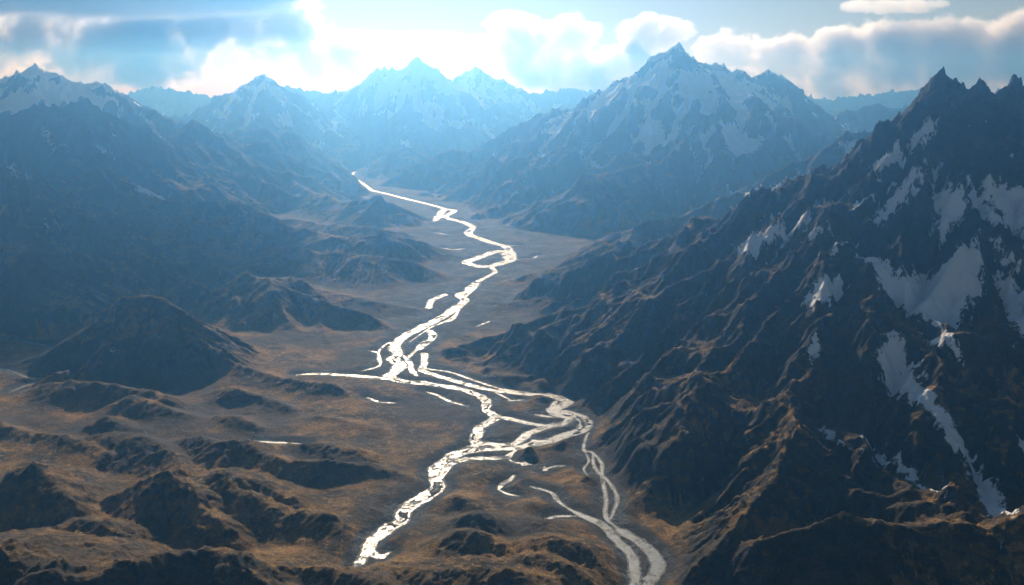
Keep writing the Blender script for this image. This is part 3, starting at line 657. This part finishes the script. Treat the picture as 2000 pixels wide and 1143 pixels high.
LABELS = {
 'ground': ('ground', 'brown valley floor of turf and gravel flats around the braided river', 'ground'),
 'moor': ('hills', 'low rounded rust-brown moorland hills with dark scarps beside the river', 'hills'),
 'mt_right': ('mountain', 'huge dark jagged mountain with snow couloirs rising steeply from the river', 'mountain'),
 'mt_mid': ('mountain', 'long serrated blue-grey ridge just behind the jagged dark mountain', 'mountain'),
 'mt_center': ('mountain', 'highest snow-capped peak with white summit, its tip touching the clouds', 'mountain'),
 'mt_spur': ('hill', 'smooth hazy blue spur below the snow-capped peak, sloping down to the river', 'hill'),
 'mt_farright': ('mountain', 'faint blue mountain under the cloud bank, between the snow-capped peak and the jagged mountain', 'mountain'),
 'mt_leftnear': ('mountain', 'steep dark blue slope with a small lit snow streak on its crest, behind the pyramid hill', 'mountain'),
 'mt_leftmid': ('mountain', 'dark stepped ridge with a narrow snow strip, behind the steep dark slope', 'mountain'),
 'mt_leftpyr': ('mountain', 'blue pyramid mountain with spots of snow under the dark cloud', 'mountain'),
 'mt_leftrange': ('mountain', 'snow-covered range fading up into the dark grey cloud', 'mountain'),
 'mt_leftpeak': ('mountain', 'pointed blue peak whose long ridge falls to the narrowing river', 'mountain'),
 'mt_leftnose': ('hill', 'low rounded blue foothills beside the looping bend of the river', 'hill'),
 'mt_leftback': ('mountain', 'pale blue overlapping ridges that close on the farthest bit of river', 'mountain'),
 'mt_far': ('mountain', 'very pale far mountain under the bright cloud, mostly lost in haze', 'mountain'),
 'mt_farpeak': ('mountain', 'pale snowy double-topped peak at the far head of the valley', 'mountain'),
 'mt_farwall': ('mountain', 'faintest mountain wall on the skyline at the end of everything', 'mountain'),
 'mt_farhill': ('hill', 'small pale hill beside the farthest visible river bend', 'hill'),
 'hill_pyr': ('hill', 'dark flat-topped pyramid hill standing alone on the valley floor', 'hill'),
 'hill_mid': ('hill', 'dark humped hill ending at the river above the main braids', 'hill'),
 'hill_right': ('hill', 'low dark swells at the foot of the serrated ridge, right of the river loop', 'hill'),
 'hill_center': ('hill', 'low hazy swells on the valley floor beside the river', 'hill'),
}
for i, nm in enumerate(NAMES):
    q = Q[qown == i]
    if not len(q): continue
    u, inv = np.unique(q, return_inverse=True)
    o = link_mesh(LABELS[nm][0], CO[u], inv.reshape(q.shape), GROUND, {'snow': snow.ravel()[u], 'plain': plain.ravel()[u], 'silt': silt.ravel()[u]})
    tag(o, LABELS[nm][1], LABELS[nm][2])

# water: one sheet lying in the cut beds
wm = (rd_n[:-1, :-1] < 12) | (rd_n[1:, 1:] < 12) | (rd_n[:-1, 1:] < 12) | (rd_n[1:, :-1] < 12)
for n, nm in enumerate(PONDS):
    q = Q[wm & (wid[:-1, :-1] == n)]
    if not len(q): continue
    u, inv = np.unique(q, return_inverse=True)
    co = CO[u].copy(); co[:, 2] = -0.9
    kind = 'river' if n == 0 else ('stream' if 'stream curving' in nm else 'pond')
    o = link_mesh(kind, co, inv.reshape(q.shape), WATER)
    tag(o, 'bright braided river winding down the whole valley floor' if n == 0 else nm, kind)

# ------------------------------------------------------------------ haze
def haze():
    import bmesh
    bm = bmesh.new()
    bmesh.ops.create_cube(bm, size=1.0)
    lo, hi = (-18500, -2500, -8), (18500, 26000, 2320)
    for v in bm.verts:
        v.co = [lo[i] if v.co[i] < 0 else hi[i] for i in range(3)]
    me = bpy.data.meshes.new('haze'); bm.to_mesh(me); bm.free()
    m, nt, out = mat('haze_air'); g = G(nt)
    v = g.n('ShaderNodeVolumePrincipled', {'Color': (0.19, 0.53, 1.0, 1), 'Absorption Color': (1, 1, 1, 1), 'Density': 7.2e-5, 'Anisotropy': 0.87})
    nt.links.new(v.outputs[0], out.inputs['Volume'])
    me.materials.append(m)
    o = bpy.data.objects.new('haze', me); COL.objects.link(o)
    o['kind'] = 'stuff'; o['label'] = 'pale blue haze filling the whole valley air'; o['category'] = 'haze'
haze()

# ------------------------------------------------------------------ clouds, beyond and above the haze
from mathutils import Vector
def cloud(B, label, dens=0.0024, lam=1300.0, cover=0.04, seed=0.0, octs=9, amp=2.9, rough=0.68):
    """B: (centre, radii) of ellipsoids of air; the domain is their union, the vapour inside it is broken up by noise"""
    import bmesh
    bm = bmesh.new()
    for c, r in B:
        t = bmesh.ops.create_icosphere(bm, subdivisions=4, radius=1.0)
        for v in t['verts']:
            v.co = Vector((v.co.x * r.x, v.co.y * r.y, v.co.z * r.z)) * 1.18 + c
    zmin = min((v.co.z for v in bm.verts if v.co.y < 26400), default=None)
    me = bpy.data.meshes.new('cloud'); bm.to_mesh(me); bm.free()
    o = bpy.data.objects.new('cloud', me); COL.objects.link(o)
    md = o.modifiers.new('skin', 'REMESH'); md.mode = 'VOXEL'; md.voxel_size = min(min(r) for _, r in B) / 4
    m, nt, out = mat('cloud_vapour'); g = G(nt)
    pos = g.n('ShaderNodeNewGeometry').outputs['Position']
    best = None
    for c, r in B:
        d = g.n('ShaderNodeVectorMath', {0: pos, 1: tuple(c)}, operation='SUBTRACT').outputs[0]
        d = g.n('ShaderNodeVectorMath', {0: d, 1: (1 / r.x, 1 / r.y, 1 / r.z)}, operation='MULTIPLY').outputs[0]
        l = g.n('ShaderNodeVectorMath', {0: d}, operation='LENGTH').outputs['Value']
        f = g.math('SUBTRACT', 1.0, l)
        best = f if best is None else g.math('SMOOTH_MAX', best, f, 0.2)
    off = g.n('ShaderNodeVectorMath', {0: pos, 1: (seed * 7000.0, seed * 3100.0, seed * 500)}, operation='ADD').outputs[0]
    nz = g.noise(off, 1.0 / lam, octs, rough)
    v = g.math('ADD', best, g.math('MULTIPLY', g.math('SUBTRACT', nz, 0.5 - cover), amp))
    den = g.math('MULTIPLY', g.n('ShaderNodeMapRange', {0: v, 1: 0.15, 2: 0.32, 3: 0.0, 4: dens * 2.0}).outputs[0], g.ramp(best, -0.15, 0.15))
    vol = g.n('ShaderNodeVolumePrincipled', {'Color': (0.985, 0.985, 0.99, 1), 'Density': den, 'Anisotropy': 0.65})
    nt.links.new(vol.outputs[0], out.inputs['Volume'])
    me.materials.append(m)
    o['label'] = label; o['category'] = 'cloud'; o['group'] = 'white and grey clouds over the far peaks'
    return o

def puffs(Y, blobs, thick=0.6):
    """ellipsoids seen at (px, py) with half sizes (rx, ry) in photo pixels, at distance Y km"""
    B = []
    for n, (px, py, rx, ry) in enumerate(blobs):
        mpp = Y * 1000 / F_PX
        c = Vector(at(px, py, Y + 0.25 * math.sin(n * 2.4)))
        B.append((c, Vector((rx * mpp, min(max(ry * thick, 0.3 * rx) * mpp, 900), ry * mpp))))
    return B

V = Vector
cloud([(V((-5700, 13500, 3300)), V((3100, 2100, 800))), (V((-9600, 14300, 3350)), V((3200, 2600, 830))), (V((-3700, 13100, 3200)), V((1300, 1300, 640)))],
      'dark grey cloud bank in the upper left corner, mostly out of view, added to shade the left-hand mountains', seed=1, dens=0.0017, lam=2400, octs=7, cover=0.14, amp=1.8)  # sits mostly above the frame; laid out so its shadow darkens the left side
cloud(puffs(28, [(-60,100,130,80),(60,75,140,80),(190,95,130,75),(290,130,100,55),(300,60,110,60)]), 'pale grey cloud resting on the snow-covered range', seed=9, lam=1000, amp=3.4, cover=0.0)
cloud(puffs(29, [(330,60,150,80),(430,30,150,75),(330,125,90,50),(520,50,130,70),(580,105,95,55),(650,115,85,50),(705,135,50,28)]), 'long grey-topped cloud with a bright puff at its right end', seed=2, lam=1000, amp=3.3, cover=0.02)
cloud(puffs(28.5, [(1060,125,75,55),(1130,145,90,58),(1205,135,75,60),(1010,80,80,55),(1100,70,80,45)]), 'grey cloud hugging the left shoulder of the highest peak', seed=3, lam=1200)
cloud(puffs(29, [(1262,66,60,38),(1310,62,50,26)]), 'small dark cloud right behind the summit tip', seed=4, lam=900, dens=0.003)
cloud(puffs(29.5, [(1430,98,85,45),(1540,118,100,55),(1640,150,120,65),(1640,95,80,50),(1760,110,150,80),(1880,115,130,82),(2000,115,130,90)]), 'broad white cumulus bank on the right behind the jagged mountain', seed=5)
cloud(puffs(30, [(1740,12,100,16),(1800,8,60,10)]), 'thin white lens cloud high in the blue on the right', seed=6, lam=600, cover=0.03, dens=0.0012, amp=4.2)
cloud(puffs(30, [(880,95,130,30),(980,120,110,36),(800,80,120,18),(700,72,100,16)]), 'thin bright streak of cloud above the pale double-topped peak', seed=7, lam=1100, dens=0.0009)

# ------------------------------------------------------------------ light
SUN_EL, SUN_AZ = math.radians(26), math.radians(-8)      # azimuth from straight ahead, to the right
w = bpy.data.worlds.new('World'); sc.world = w; w.use_nodes = True
nt = w.node_tree; g = G(nt)
sky = g.n('ShaderNodeTexSky', sky_type='NISHITA', sun_disc=False, sun_elevation=SUN_EL, sun_rotation=SUN_AZ, altitude=1500, air_density=1.0, dust_density=1.0, ozone_density=2.0)
bg = nt.nodes['Background']; bg.inputs[1].default_value = 0.05
nt.links.new(sky.outputs[0], bg.inputs[0])
L = bpy.data.lights.new('sun', 'SUN'); L.energy = 5.0; L.angle = math.radians(0.5); L.color = (1.0, 0.94, 0.85)
so = bpy.data.objects.new('sun', L); COL.objects.link(so)
from mathutils import Vector
sd = Vector((math.sin(SUN_AZ) * math.cos(SUN_EL), math.cos(SUN_AZ) * math.cos(SUN_EL), math.sin(SUN_EL)))
so.rotation_euler = sd.to_track_quat('Z', 'Y').to_euler(); so.location = (0, 0, 4000)

# ------------------------------------------------------------------ camera, render
cam = bpy.data.cameras.new('camera'); cam.sensor_width = 36; cam.lens = 36 * F_PX / 2000
cam.clip_start = 1; cam.clip_end = 400000
co_ = bpy.data.objects.new('camera', cam); COL.objects.link(co_)
co_.location = (0, 0, CAM_Z); co_.rotation_euler = (math.radians(90) - PITCH, 0, 0)
sc.camera = co_
sc.view_settings.view_transform = 'Standard'; sc.view_settings.look = 'None'
sc.view_settings.exposure = 0.0; sc.view_settings.gamma = 1.0
sc.cycles.use_denoising = True
sc.cycles.volume_step_rate = 0.4
sc.cycles.max_bounces = 6; sc.cycles.volume_bounces = 3; sc.cycles.diffuse_bounces = 2
sc.cycles.use_adaptive_sampling = False
